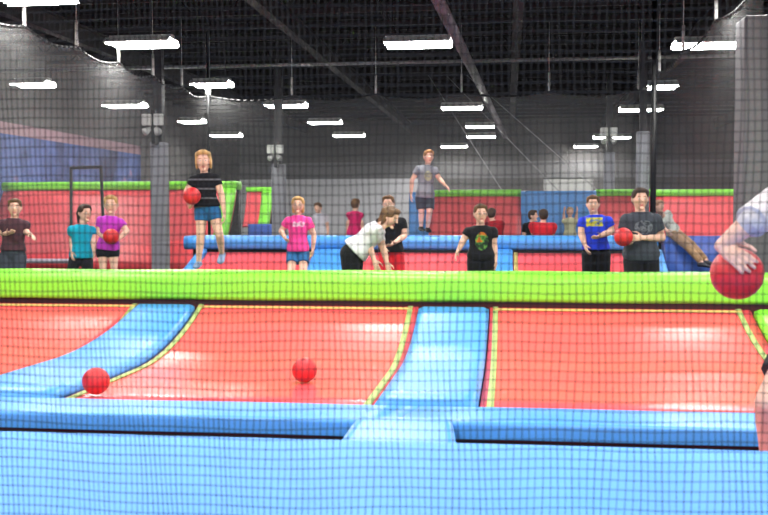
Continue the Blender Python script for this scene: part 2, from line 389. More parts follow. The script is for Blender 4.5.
# black frame, black poles
t = thing('goal_frame', 'thin black tube frame standing behind the girl in teal', 'frame', None, (0, 0, 0))
a, b_, c, d_ = WV(71, 268, 20.5), WV(71, 168, 20.5), WV(101, 167, 20.5), WV(106, 268, 20.5)
a.z = d_.z = -.08
for nm, p, q in (('post', a, b_), ('crossbar', b_, c), ('post', c, d_)):
    bm = bmesh.new(); tube(bm, p, q, .035, n=8, round_=True); obj(nm, bm, BLACKM, t)
def pole(label, px, v, r, m=BLACKM):
    p = WV(px, 200, v); bm = bmesh.new(); tube(bm, (p.x, v, -.08), (p.x, v, 5.7), r, n=10)
    return tag(obj('net_pole', bm, m), label, 'pole')
pole('tall thick black net pole rising to the ceiling beside the boy in grey', 653, 20.0, .055)
pole('tall thin black net pole rising behind the jumping girl', 209, 22.9, .035)
# ------------------------------------------------------------------ court nets (far)
def far_net(label, p0, p1, ztop, hang, sagn, zb=.9):
    p0, p1 = Vector(p0), Vector(p1)
    t = thing('court_net', label, 'net', 'nets around the court')
    L = (p1-p0).length; n = 60; bm = bmesh.new()
    def top(s):
        k = s*sagn; f = k-math.floor(k); return ztop-.11*math.sin(PI*f)
    A = []
    for i in range(n+1):
        s = i/n; q = p0.lerp(p1, s); A.append((bm.verts.new((q.x, q.y, zb)), bm.verts.new((q.x, q.y, top(s)))))
    for x, y in zip(A, A[1:]): bm.faces.new((x[0], y[0], y[1], x[1]))
    obj('netting', bm, FARNET, t)
    bm = bmesh.new()
    for i in range(n):
        q = p0.lerp(p1, i/n); r = p0.lerp(p1, (i+1)/n)
        tube(bm, (q.x, q.y, top(i/n)), (r.x, r.y, top((i+1)/n)), .022, n=5)
    rope = obj('top_rope', bm, BLACKM, t)
    for k in range(int(sagn)+1):
        s = k/sagn; q = p0.lerp(p1, s)
        bm = bmesh.new(); tube(bm, (q.x, q.y, ztop), (q.x, q.y, ztop+hang), .028, n=6); tube(bm, (q.x, q.y, ztop+hang), (q.x, q.y, 5.75), .008, n=5)
        obj('hanger', bm, WHITEM, rope)
    return t
ZN = 4.22
far_net('dark court net hanging along the left side, its top edge sloping toward the far corner', (-7.0, 12.2, 0), (-7.0, 22.9, 0), ZN, .42, 6)
far_net('dark court net hanging across the far end of the court', (-6.95, 23, 0), (2.9, 23, 0), ZN, .42, 5)
far_net('dark court net hanging along the right side, from the black pole toward the thrower', (2.95, 12.2, 0), (2.95, 22.9, 0), ZN, .42, 4)
# pipes
bm = bmesh.new(); p = WV(437, 0, 17); tube(bm, (-1.6, 4, 5.05), (-.1, 47.9, 5.05), .11, n=12)
tag(obj('ceiling_duct', bm, mat('duct', (120, 112, 118), .6)), 'long grey duct running away under the ceiling above the court', 'duct')
bm = bmesh.new(); tube(bm, (-12.9, 24.5, 5.15), (14.9, 24.5, 5.15), .045, n=8)
tag(obj('sprinkler_pipe', bm, PIPE), 'thin pale pipe crossing under the ceiling from side to side', 'pipe')
for (x0, y0, x1, y1, lab) in ((473, 145, 496, 181, 'thin slanted cable left of the black pole, leftmost of the three far cables'),
                              (514, 145, 548, 180, 'pale slanted cable at the back, middle one of the three far cables'),
                              (563, 160, 588, 182, 'thin slanted cable at the back, rightmost of the three far cables')):
    p, q = W(x0, y0, 31), W(x1, y1, 31); dd = q-p; p2 = p-dd*((5.7-p.z)/-dd.z if False else (5.7-p.z)/(-dd.z)); q2 = q+dd*((q.z+.08)/(-dd.z))
    bm = bmesh.new(); tube(bm, p2, q2, .014, n=6); tag(obj('slanted_cable', bm, PIPE), lab, 'cable')
# ------------------------------------------------------------------ ceiling lights
def make_light():
    t = thing('ceiling_light', '', 'ceiling light', 'long ceiling lights')
    bm = bmesh.new(); bx(bm, -.6, .6, -.09, .09, .05, .13, .01)
    obj('housing', bm, WHITEF, t, False)
    bm = bmesh.new()
    prof = [(-.36, -.03), (-.35, -.03), (-.22, .055), (.22, .055), (.35, -.03), (.36, -.03), (.23, .07), (-.23, .07)]
    extrude_u(bm, prof, -.61, .61, 1); rf = obj('reflector', bm, WHITEF, t, False)
    for y in (-.27, -.16, -.055, .055, .16, .27):
        bm = bmesh.new(); z = .0-abs(y)*.12; tube(bm, (-.585, y, z), (.585, y, z), .024, n=8); obj('tube', bm, TUBE, rf)
    for s in (-1, 1):
        bm = bmesh.new(); tube(bm, (s*.45, 0, .12), (s*.45, 0, 1.35), .006, n=5); obj('hanger_wire', bm, STEEL, t)
    return t
L0 = make_light(); first = True
LP = [(142, 43, 68, 'large bright ceiling light at the left of the nearest full row'), (418, 43, 69, 'large bright ceiling light in the middle of the nearest full row'),
 (709, 44, 71, 'large bright ceiling light at the right of the nearest full row'), (33, -3, 78, 'ceiling light cut off by the top left corner'),
 (125, 105, 42, 'ceiling light just above the left grey column\'s flood light'), (286, 105, 43, 'ceiling light above the column behind the pink-shirted girl'),
 (462, 107, 43, 'ceiling light beside the duct, above the jumping boy'), (641, 109, 44, 'ceiling light partly hidden by the tall black pole'),
 (33, 84, 38, 'ceiling light nearest the left wall, above the mural'), (212, 84, 40, 'ceiling light at the top of the thin net pole'),
 (660, 86, 34, 'ceiling light just right of the black pole, above the one it hides'), (192, 121, 26, 'small ceiling light right of the left flood light'),
 (325, 122, 34, 'small ceiling light between two lower ones, right of the thin net pole'), (480, 126, 30, 'small dim ceiling light just below the one beside the duct'),
 (226, 135, 32, 'small ceiling light above the jumping girl\'s head'), (349, 135, 32, 'small ceiling light left of the jumping boy, above the pale wall'),
 (481, 136, 30, 'small ceiling light behind the duct\'s far end'), (612, 137, 38, 'small ceiling light beside the flood light at the right'),
 (454, 146, 28, 'farthest small ceiling light right of the jumping boy'), (586, 146, 24, 'farthest small ceiling light left of the slim column')]
for px, py, w, lab in LP:
    p = WZ(px, py, 4.5); dist = p.dot(Fh)-EYE.dot(Fh)
    o = L0 if first else dup(L0); first = False
    o.location = p; o['label'] = lab; s = w*dist/1000/1.27; o.scale = (s, 1, 1)
for (u, v) in ((-1.75, 13.8), (3.0, 13.8), (8, 13.8), (-6.2, 9.3), (-1.5, 9.3), (3.4, 9.3), (8, 9.3), (-7.5, 5), (-3, 5), (2, 5), (7, 5), (-4, 1), (1, 1), (5.5, 1), (-1.5, -4), (3, -4), (8.5, 21), (12, 17)):
    ld = bpy.data.lights.new('ceiling_lamp', 'AREA'); ld.shape = 'RECTANGLE'; ld.size = 1.2; ld.size_y = .42; ld.energy = 190; ld.color = (1, .985, .95)
    o = bpy.data.objects.new('ceiling_lamp', ld); COL.objects.link(o); o.location = (u, v, 4.5 if v < 14 else 4.45)
w = bpy.data.worlds.new('world'); S.world = w; w.use_nodes = True
w.node_tree.nodes['Background'].inputs[0].default_value = (.9, .95, 1, 1); w.node_tree.nodes['Background'].inputs[1].default_value = .9
# ------------------------------------------------------------------ near safety net
NV = 2.4
def net():
    bm = bmesh.new(); r = .00098
    def dx(u, z): return .004*math.sin(z*5+u*9)+.003*math.sin(z*13+u*31)
    def dy(u, z): return NV+.03*math.sin(u*2.2+.4)+.012*math.sin(z*2+u*5)
    us = []; u = -3.4
    while u < 3.4:
        us.append(u); px = VPX+FPX*u/(NV/math.cos(TH)) if True else 0
        s = .0156+.0018*math.sin(u*3.1+1)
        u += s*random.uniform(.93, 1.07)
    zs = []; z = .66
    while z < 2.35: zs.append(z); z += .0238*random.uniform(.97, 1.03)
    def run(pts, r):
        R = []
        for i, p in enumerate(pts):
            a = pts[max(i-1, 0)]; b = pts[min(i+1, len(pts)-1)]; x, y, d = frame(b-a)
            R.append([p+x*r, p+y*r, p-x*r, p-y*r])
        loft(bm, R)
    for u in us: run([Vector((u+dx(u, z), dy(u, z), z)) for z in zs[::3]+[zs[-1]]], r*random.uniform(.85, 1.15))
    for z in zs: run([Vector((u, dy(u, z), z+.0025*math.sin(u*14+z*7)+.022*min(1.2, max(0, u))*max(0, 1.6-z))) for u in us[::5]+[us[-1]]], r)
    return bm
tag(obj('safety_net', net(), NETM), 'black square-mesh safety net hanging across the whole view', 'net')
# ------------------------------------------------------------------ balls
def ball(p, label, r=.108):
    t = bmesh.new(); bmesh.ops.create_uvsphere(t, u_segments=40, v_segments=24, radius=r)
    o = obj('dodgeball', t, BALLM, None, True, p); tag(o, label, 'ball', 'red rubber dodgeballs')
    bm = bmesh.new(); tube(bm, (0, 0, r*.985), (0, 0, r*1.003), .008, n=10); v = obj('valve', bm, DARK, o); v.rotation_euler = (.9, 0, 2.0)
    return o
ball(W(96, 381, 7.95), 'red dodgeball lying low beside the left blue strip pad')
ball(W(304.5, 370, 8.6), 'red dodgeball in the middle of the middle red trampoline')
# ------------------------------------------------------------------ people
V = Vector
def hand(bm, w, d, nrm, L, side, curl=.5, spread=.08, vox=.009):
    """palm + four fingers + thumb; w wrist, d direction of the fingers, nrm = palm side, side: unit vector toward the thumb"""
    d = d.normalized(); side = (side-d*side.dot(d)).normalized(); nrm = (nrm-d*nrm.dot(d)-side*nrm.dot(side)).normalized()
    pl = L*.5; pw = L*.22; R = []
    for s, a, h in ((-.08, .55, .11), (.15, .75, .125), (.5, .95, .125), (.85, 1.0, .11), (1.02, .9, .08)):
        c = w+d*pl*s; R.append([c+side*(pw*a*math.cos(2*PI*i/10))+nrm*(L*h*math.sin(2*PI*i/10)) for i in range(10)])
    loft(bm, R)
    tips = []
    fr = max(L*.058, vox*.95)
    for k, (o, ln) in enumerate(((.75, .43), (.26, .48), (-.24, .45), (-.72, .35))):
        p = w+d*pl*.92+side*pw*o; q = d+side*(o*spread*2); q.normalize(); a = 0
        for j, f in enumerate((.45, .31, .24)):
            a += curl*(.55 if j == 0 else .75)
            dr = q*math.cos(a)+nrm*math.sin(a); p2 = p+dr*(L*ln*f)
            tube(bm, p, p2, fr*(1-.06*j), fr*(.96-.08*j), 8, True); p = p2
        tips.append((p.copy(), dr.copy()))
    p = w+d*pl*.22+side*pw*.7
    for j, (f, ang) in enumerate(((.27, .75), (.2, .35), (.16, .1))):
        dr = (d*math.cos(ang)+side*math.sin(ang)+nrm*(.35+.25*j)*min(1, curl+.3)).normalized(); p2 = p+dr*L*f
        tube(bm, p, p2, fr*(1.3-.15*j), fr*(1.1-.15*j), 8, True); p = p2
    tips.append((p.copy(), dr.copy()))
    return tips
TT = [(-.17, .045, .045), (-.07, .082, .060), (.06, .094, .066), (.35, .077, .054), (.60, .089, .060), (.80, .098, .060), (.93, .088, .048), (1.0, .050, .040)]
def tval(t):
    for (a, w0, d0), (b, w1, d1) in zip(TT, TT[1:]):
        if t <= b: k = max(0, (t-a)/(b-a)); return w0+(w1-w0)*k, d0+(d1-d0)*k
    return TT[-1][1], TT[-1][2]
def torso(bm, P, N, lp, ln, ts, H, inf, fat=1, n=20, flare=0, bend=V((0, 0, 0))):
    R = []; sp = (N-P)
    for t in ts:
        w, d = tval(t); lat = lp.lerp(ln, max(0, min(1, t))); lat = (lat-sp.normalized()*lat.dot(sp.normalized())).normalized()
        dep = lat.cross(sp.normalized()).normalized(); c = P+sp*t+bend*math.sin(PI*max(0, min(1, t)))
        if flare and t < .5: w += flare*H*(.5-t); d += flare*H*(.5-t)
        R.append([c+lat*((w*H*fat+inf)*math.copysign(abs(math.cos(2*PI*i/n))**.85, math.cos(2*PI*i/n)))+dep*((d*H*fat+inf)*math.copysign(abs(math.sin(2*PI*i/n))**.85, math.sin(2*PI*i/n))) for i in range(n)])
    loft(bm, R)
def head_fn(q):
    x, y, z = q
    if z < 0: k = (-z)**1.4; x *= 1-.30*k; y *= 1-.22*k; y -= .10*k
    if y < 0 and -.6 < z < .5: y *= .97
    return V((x, y, z))
SCLERA = mat('eye_white', (215, 208, 202), .4)
def person(label, px, d, H, head, neck, pel, face=0, hface=None, htilt=0, arms=None, legs=None, hair=(.25, .15, .08), hairstyle='short', shirt=None, sleeve=.5,
           pants=None, plen=.42, skin=SKIN, fz=0.0, hh=None, shoes=None, sh=.098, fat=1, prints=None, hem=-.06, name_extra=None, vox=.0095, torso_dy=(0, 0), hands=None, curl=.45, face_vis=True, hpitch=0, lean_arms=None, inf=.014, legd=None):
    base = W(px, 300, d); root = thing('person', label, 'person', None, (base.x, base.y, fz), TH)
    def J(x, y, dy=0):
        p = W(x, y, d+dy)-root.location; return V((p.dot(Rt), p.dot(Fh), p.z))
    hface = face if hface is None else hface
    fa, hf = math.radians(face), math.radians(hface)
    lat = V((math.cos(fa), math.sin(fa), 0)); fr = V((math.sin(fa), -math.cos(fa), 0))
    hx = V((math.cos(hf), math.sin(hf), 0)); hfr = V((math.sin(hf), -math.cos(hf), 0))
    P = J(*pel); N = J(*neck); HC = J(*head); hh = hh or H*.145
    sp = (N-P).normalized()
    ln = (lat-sp*lat.dot(sp)).normalized()
    Sh = {'L': N-ln*sh*H-sp*.05*H, 'R': N+ln*sh*H-sp*.05*H}
    HJ = {'L': P-lat*.050*H-sp*.03*H, 'R': P+lat*.052*H-sp*.03*H}
    A = {}
    for s in 'LR':
        a = (arms or {}).get(s); sg = -1 if s == 'L' else 1
        if a: e, w = J(*a[0]), J(*a[1])
        else: e = Sh[s]+V((sg*.025*H, .015*H, -.175*H)); w = e+V((0, -.03*H, -.15*H))
        A[s] = (e, w)
    Lg = {}
    for s in 'LR':
        l = (legs or {}).get(s); sg = -1 if s == 'L' else 1; hj = HJ[s]
        if l: k, an = J(*l[0]), J(*l[1])
        else:
            an = V((hj.x+lat.x*sg*.02*H, hj.y+lat.y*sg*.02*H, .045*H)); up_, lo_ = .24*H, .24*H
            dv = an-hj; L = dv.length
            if L > up_+lo_: k = hj+dv*.5
            else:
                b = math.sqrt(max(0, up_**2-(L/2)**2)); f2 = fr-dv.normalized()*fr.dot(dv.normalized())
                k = hj+dv*.5+f2.normalized()*b
        Lg[s] = (k, an)
    # body
    bm = bmesh.new()
    torso(bm, P, N, lat, ln, [t for t, _, _ in TT], H, 0, fat)
    hp = math.radians(hpitch); ht = math.radians(htilt)
    hz = V((0, 0, 1))*math.cos(hp)+hfr*math.sin(hp); hy = -(hfr*math.cos(hp)-V((0, 0, 1))*math.sin(hp))
    hz2 = hz*math.cos(ht)+hx*math.sin(ht); hx2 = hx*math.cos(ht)-hz*math.sin(ht)
    ax, ay, az = hx2*hh*.345, hy*hh*.42, hz2*hh*.5
    def HP(x, y, z): return HC+ax*x+ay*y+az*z
    ellip(bm, HC, ax, ay, az, 20, 16, head_fn)
    tube(bm, N-sp*.04*H, HP(0, .15, -.55), .034*H*fat, .033*H, 12, True)
    tube(bm, HP(0, -.93, .16), HP(0, -1.15, -.14), hh*.03, hh*.055, 8, True)              # nose
    tube(bm, HP(-.45, -.80, .26), HP(.45, -.80, .26), hh*.032, None, 8, True)               # brow
    ellip(bm, HP(0, -.82, -.80), ax*.36, ay*.2, az*.16, 10, 8)                              # chin
    for s in (-1, 1):
        ellip(bm, HP(s*1.0, .08, 0), ax*.14, ay*.2, az*.26, 10, 8)                          # ears
    tips = {}
    for s in 'LR':
        e, w = A[s]; sg = -1 if s == 'L' else 1
        tube(bm, Sh[s], e, .037*H*fat, .0265*H, 12, True); tube(bm, e, e.lerp(w, .3), .0265*H, .0275*H, 12, True)
        tube(bm, e.lerp(w, .3), w, .0275*H, .0175*H, 12, True)
        tube(bm, N-sp*.03*H, Sh[s], .04*H, .036*H, 10, True)
        hd = (hands or {}).get(s)
        if hd:
            dd = (J(*hd[0])-w); nn = V(hd[1]); sd = V(hd[2]); cu = hd[3]; L = hd[4] if len(hd) > 4 else .108*H
        else: dd = (w-e); nn = -lat*sg if abs((w-e).normalized().dot(lat)) < .8 else V((0, 0, -1)); sd = fr+V((0, 0, .2)); cu = curl; L = .108*H
        tips[s] = hand(bm, w, dd, nn, L, sd, cu, .08, vox)
        k, an = Lg[s]; hj = HJ[s]
        tube(bm, hj, k, .056*H*fat, .036*H, 12, True); c = k.lerp(an, .3)-fr*.008*H
        tube(bm, k, c, .036*H, .036*H, 12, True); tube(bm, c, an, .036*H, .022*H, 12, True)
        fd = (fr+V((0, 0, -.35 if an.z > .2 else -.12))).normalized(); tube(bm, an-fd*.02*H+V((0, 0, -.02*H)), an+fd*.085*H+V((0, 0, -.03*H)), (.020*H), .013*H, 10, True)
    me = remesh(bm, vox, 3 if vox > .008 else 2)
    body = obj('body', me, [skin, EYE_M, LIPS, BROW, NAIL], root)
    if face_vis:
        for sx in (-1, 1):
            bm = bmesh.new(); ellip(bm, HP(sx*.36, -.86, .06), ax*.15, ay*.10, az*.075, 14, 10); ey = obj('eye', bm, SCLERA, body)
            bm = bmesh.new(); ellip(bm, HP(sx*.36, -.915, .06), ax*.07, ay*.055, az*.055, 12, 8); obj('iris', bm, EYE_M, ey)
            bm = bmesh.new(); tube(bm, HP(sx*.54, -.80, .25), HP(sx*.20, -.93, .26), hh*.013, hh*.016, 8, True); obj('eyebrow', bm, BROW, body)
        bm = bmesh.new(); ellip(bm, HP(0, -.82, -.47), ax*.27, ay*.13, az*.055, 14, 8); ellip(bm, HP(0, -.83, -.55), ax*.2, ay*.12, az*.05, 14, 8); obj('mouth', bm, LIPS, body)
    hm = mat('hair_%d_%d_%d' % tuple(int(c*255) for c in hair), hair, .6, .4, .25, 60, .4, 90, lin=True)
    # hair
    bm = bmesh.new(); ellip(bm, HP(0, .20, .17), ax*1.09, ay*.98, az*.95, 20, 14)
    ellip(bm, HP(0, -.45, .80), ax*.78, ay*.50, az*.28, 14, 10)
    for s in (-1, 1): ellip(bm, HP(s*.82, -.2, .50), ax*.26, ay*.5, az*.42, 10, 8)
    if hairstyle in ('long', 'mid'):
        z1 = -1.7 if hairstyle == 'long' else -.85
        for s in (-1, 1): tube(bm, HP(s*.88, .1, .4), HP(s*.85, .25, z1), hh*.12, hh*.08, 10, True)
        for xx in (-.5, 0, .5): tube(bm, HP(xx, .8, .4), HP(xx*1.1, .75, z1), hh*.16, hh*.1, 10, True)
    if hairstyle == 'bob':
        for s in (-1, 1): ellip(bm, HP(s*.93, .05, -.1), ax*.2, ay*.62, az*.62, 12, 10)
        ellip(bm, HP(0, .75, -.15), ax*.9, ay*.32, az*.62, 14, 10)
    if hairstyle == 'pony':
        tube(bm, HP(0, 1.0, .35), HP(0, 1.5, .1), hh*.09, hh*.13, 10, True); tube(bm, HP(0, 1.5, .1), HP(0, 1.55, -1.1), hh*.13, hh*.05, 10, True)
    if hairstyle == 'bun': ellip(bm, HP(0, 1.15, .55), ax*.45, ay*.4, az*.35, 12, 10)
    obj('hair', remesh(bm, vox, 2), hm, root)
    # shirt
    if shirt:
        bm = bmesh.new(); ts = [hem, .02, .1, .2, .35, .5, .65, .8, .9, .96, 1.0, 1.025]
        torso(bm, P, N, lat, ln, ts, H, inf, fat, 24, .02)
        for s in 'LR':
            e, w = A[s]; sl = Sh[s].lerp(e, min(1, sleeve)); tube(bm, Sh[s], sl, .040*H*fat+inf*.35, .039*H+inf*.5, 14, False)
            ellip(bm, Sh[s], ln*(.040*H*fat+inf*.5), fr*(.040*H*fat+inf*.5), sp*(.040*H*fat+inf*.5), 14, 10)
            tube(bm, N-sp*.035*H-ln*0, Sh[s], .042*H+inf*.4, .039*H*fat+inf*.4, 12, True)
            if sleeve > 1: tube(bm, e, e.lerp(w, sleeve-1), .034*H, .03*H, 12, True)
        ms = [shirt]
        me = remesh(bm, vox, 3)
        if prints:
            ms.append(prints[0]); pc = J(prints[1], prints[2]); ww, hh2 = prints[3]*d/1000, prints[4]*d/1000
            for p in me.polygons:
                q = p.center-pc
                if p.normal.dot(fr) > .25 and abs(q.x) < ww and abs(q.z) < hh2 and (prints[5] == 'box' or (q.x/ww)**2+(q.z/hh2)**2 < 1): p.material_index = 1
        obj('shirt', me, ms, root)
    if pants:
        bm = bmesh.new(); torso(bm, P, N, lat, ln, [-.15, -.1, -.03, .05, .12, .17], H, inf*.75, fat, 20)
        for s in 'LR':
            k, an = Lg[s]; hj = HJ[s]
            e1 = hj.lerp(k, min(1, plen)); tube(bm, hj, e1, .062*H*fat+inf*.5, (.056 if plen < 1 else .045)*H+inf*.3, 14, False); ellip(bm, hj, lat*(.062*H*fat+inf*.5), fr*(.062*H*fat+inf*.5), V((0, 0, .062*H*fat+inf*.5)), 14, 10)
            if plen > 1: e2 = k.lerp(an, plen-1); tube(bm, k, e2, .045*H+inf*.3, .034*H+inf*.3, 14, True)
        obj('trousers' if plen > 1 else 'shorts', remesh(bm, vox, 3), pants, root)
    sm = shoes or mat('dark_shoe', (40, 44, 56), .6)
    for s in 'LR':
        k, an = Lg[s]; fd = (fr+V((0, 0, -.35 if (an.z > .2 and legs) else -.05))).normalized(); sd = V((-fr.y, fr.x, 0)); upv = sd.cross(fd).normalized()
        if upv.z < 0: upv = -upv
        bm = bmesh.new(); R = []
        for t, w_, h0, h1 in ((-.05, .012, .01, .03), (-.045, .026, .0, .055), (.0, .030, .0, .062), (.04, .031, .0, .05), (.08, .034, .0, .036), (.115, .028, .0, .026), (.13, .012, .004, .016)):
            c = an+fd*(t*H)-upv*(.047*H)
            R.append([c+sd*(w_*H*math.cos(2*PI*i/14))+upv*(H*(h0+(h1-h0)*(.5+.5*math.sin(2*PI*i/14)))) for i in range(14)])
        loft(bm, R); obj('shoe', bm, sm, root)
    return root, J, A, tips
def cloth(name, c, **k): return mat(name, c, .85, .2, .06, 14, .25, 22, sheen=.1, **k)
BLACK_C = cloth('black_cloth', (22, 22, 26)); GREY_C = cloth('grey_cloth', (122, 124, 132)); DGREY_C = cloth('charcoal_cloth', (62, 66, 76)); WHITE_C = cloth('white_cloth', (225, 222, 228))
TEAL_C = cloth('teal_cloth', (22, 160, 190)); PURP_C = cloth('purple_cloth', (190, 60, 190)); PINK_C = cloth('pink_cloth', (238, 70, 150)); ROYAL_C = cloth('royal_cloth', (40, 62, 205))
DENIM_C = cloth('denim_cloth', (42, 98, 150)); NAVY_C = cloth('navy_cloth', (30, 34, 62)); REDP_C = cloth('red_cloth', (205, 38, 50)); DRED_C = cloth('maroon_cloth', (150, 30, 40)); MAG_C = cloth('magenta_cloth', (190, 40, 95))
PALE_C = cloth('pale_cloth', (190, 196, 190)); TAN_C = cloth('tan_cloth', (150, 120, 90)); LGREY_C = cloth('light_grey_cloth', (200, 198, 206)); MUTED_C = cloth('muted_red_cloth', (118, 60, 66))
def striped():
    m = mat('striped_black_cloth', (20, 20, 24), .85, .2); nt = m.node_tree; b = nt.nodes['Principled BSDF']
    tc = nt.nodes.new('ShaderNodeTexCoord'); w = nt.nodes.new('ShaderNodeTexWave'); w.bands_direction = 'Z'; w.inputs['Scale'].default_value = 2.7; w.inputs['Distortion'].default_value = .4
    r = nt.nodes.new('ShaderNodeValToRGB'); r.color_ramp.elements[0].position = .86; r.color_ramp.elements[0].color = (*srgb((20, 20, 24)), 1); r.color_ramp.elements[1].position = .97; r.color_ramp.elements[1].color = (*srgb((92, 92, 98)), 1)
    nt.links.new(tc.outputs['Object'], w.inputs['Vector']); nt.links.new(w.outputs['Fac'], r.inputs[0]); nt.links.new(r.outputs[0], b.inputs['Base Color']); return m
def blotch(name, c0, c1, c2, sc=14):
    m = mat(name, c0, .8, .2); nt = m.node_tree; b = nt.nodes['Principled BSDF']; tc = nt.nodes.new('ShaderNodeTexCoord'); n = nt.nodes.new('ShaderNodeTexNoise'); n.inputs['Scale'].default_value = sc
    r = nt.nodes.new('ShaderNodeValToRGB'); e = r.color_ramp.elements; e[0].position = .38; e[0].color = (*srgb(c0), 1); e[1].position = .62; e[1].color = (*srgb(c2), 1); k = e.new(.5); k.color = (*srgb(c1), 1)
    nt.links.new(tc.outputs['Object'], n.inputs['Vector']); nt.links.new(n.outputs['Fac'], r.inputs[0]); nt.links.new(r.outputs[0], b.inputs['Base Color']); return m
BLOND = (.55, .33, .13); BROWN = (.13, .065, .03); DBROWN = (.05, .028, .018); GINGER = (.36, .17, .07)
PR_G = blotch('green_orange_print', (40, 60, 40), (90, 150, 70), (210, 110, 40), 16); PR_Y = blotch('yellow_print', (200, 190, 70), (180, 180, 80), (90, 110, 170), 22)
PR_D = blotch('grey_print', (62, 66, 76), (110, 114, 122), (80, 84, 92), 18); PR_W = blotch('pale_print', (240, 150, 195), (250, 220, 235), (238, 90, 160), 20)
PR_GY = blotch('olive_print', (150, 152, 140), (160, 158, 120), (122, 124, 132), 18)
# jumping girl with ball
person('girl jumping high in black striped T-shirt and denim shorts with a red ball', 205, 12.6, 1.45, (203.5, 161.5), (204, 174), (207, 208), 0, hface=6, htilt=-3, hh=.275,
       arms={'L': ((186.5, 192), (190, 207, -.10)), 'R': ((221.5, 194), (224, 212))}, legs={'L': ((200.5, 237, -.03), (198.5, 262)), 'R': ((219.5, 235, -.05), (222, 254, .12))},
       hands={'L': ((195, 203, -.16), (.1, -.1, 1), (0, -1, 0), .25, .14)},
       hair=BLOND, hairstyle='bob', shirt=striped(), sleeve=.42, pants=DENIM_C, plen=.36, fz=.69, shoes=mat('grey_blue_shoe', (110, 130, 160), .6), hem=0.03)
ball(W(192, 196, 12.38), 'red dodgeball held at the hip by the jumping girl in black')
# purple girl with ball
person('girl in purple T-shirt and black shorts holding a red ball near the left', 110, 13.4, 1.35, (111, 205), (111, 216.5), (108, 248), 0, hface=8, hh=.25,
       arms={'L': ((99, 233), (106, 239, -.15)), 'R': ((127, 231, -.02), (118, 239.5, -.15))}, legs={'L': ((103, 268, -.05), (104, 286, .05)), 'R': ((114, 267, -.02), (113, 287, .05))},
       hands={'L': ((112, 241, -.2), (0, .4, 1), (0, -1, .3), .3), 'R': ((113, 241, -.2), (0, .4, 1), (0, -1, .3), .3)},
       hair=BLOND, hairstyle='pony', shirt=PURP_C, sleeve=.5, pants=BLACK_C, plen=.38, fz=.3)
ball(W(111, 236.5, 13.15), 'red dodgeball held in front by the girl in purple', .104)
person('girl in a teal T-shirt and black trousers turned to the right, dark hair tied back', 82, 13.5, 1.4, (84.5, 213.5), (82, 225), (81, 256), 35, hface=50, hh=.235,
       arms={'L': ((72, 238), (72, 252, -.1)), 'R': ((93, 239, .06), (94, 251, -.05))}, legs={'L': ((72, 270, -.14), (72, 290, .1)), 'R': ((88, 272, -.12), (90, 291, .05))},
       hair=DBROWN, hairstyle='pony', shirt=TEAL_C, sleeve=.5, pants=BLACK_C, plen=1.8, fz=.3)
person('person in a dark grey T-shirt with arms bent, cut off at the left edge', 13, 13, 1.5, (15, 208), (14, 219), (13, 254), 5, hface=15, hh=.235,
       arms={'L': ((3, 234), (9, 233, -.14)), 'R': ((25, 231, .02), (31, 235, -.12))}, hair=BROWN, shirt=cloth('dim_maroon_cloth', (78, 50, 58)), pants=DGREY_C, plen=1.85, fz=.16, hem=.12)
person('blond girl in a bright pink T-shirt and denim shorts standing in the middle distance', 298, 14.5, 1.45, (298, 205), (298, 216), (298, 250), 0, hface=0, hh=.24,
       arms={'L': ((281, 231, .02), (285, 238, -.2)), 'R': ((314, 235), (313, 249, -.05))}, hair=BLOND, hairstyle='mid', shirt=PINK_C, sleeve=.55, pants=DENIM_C, plen=.5, fz=.28, hem=-.04, prints=(PR_W, 299, 224, 6, 2.5, 'box'))
person('player in a white T-shirt and black shorts bending forward to the right', 360, 12.3, 1.6, (390, 217), (380, 227), (355, 251), 78, hface=62, hpitch=28, hh=.255,
       arms={'L': ((369, 245, -.08), (374, 260, -.12)), 'R': ((383, 248, .06), (387, 263, .02))}, hair=(.15, .08, .035), hairstyle='mid', shirt=WHITE_C, sleeve=.62, pants=BLACK_C, plen=.75, fz=0, fat=1.28, hem=-.02, sh=.1)
person('child in a black T-shirt and red trousers standing just behind the bending player', 391, 14, 1.6, (388.5, 204), (391, 216.5), (391, 252), 12, hface=-10, hh=.235,
       arms={'L': ((381, 236), (384, 248, -.1)), 'R': ((404.5, 236), (394, 243, -.2))}, hair=BROWN, shirt=BLACK_C, sleeve=.5, pants=REDP_C, plen=1.9, fz=.12, hem=.0)
person('boy in a grey T-shirt and grey shorts leaping above the far blue ridge', 426, 18.3, 1.55, (428.5, 157), (427, 165.5), (425, 196), 8, hface=15, hh=.25,
       arms={'L': ((412, 180), (411, 194)), 'R': ((439.5, 179), (446, 186, -.1))}, legs={'L': ((421.5, 212, -.05), (421, 227, .05)), 'R': ((429.5, 212, -.08), (427.5, 228, .1))},
       hair=GINGER, shirt=GREY_C, sleeve=.5, pants=DGREY_C, plen=.8, fz=1.07, vox=.011, prints=(PR_GY, 428, 176, 4, 5, 'o'), shoes=BLACKM)
person('boy in a black T-shirt with a green and orange print, arms held out', 480.5, 12.5, 1.56, (480.5, 214), (480.5, 226), (481, 257), 0, hface=4, hh=.238,
       arms={'L': ((464, 239), (458.5, 250, -.05)), 'R': ((494, 244), (495.5, 259, -.03))}, hair=BROWN, shirt=BLACK_C, sleeve=.5, pants=BLACK_C, plen=1.0, fz=0.03, hem=-.1, prints=(PR_G, 481, 241, 6.5, 9, 'o'))
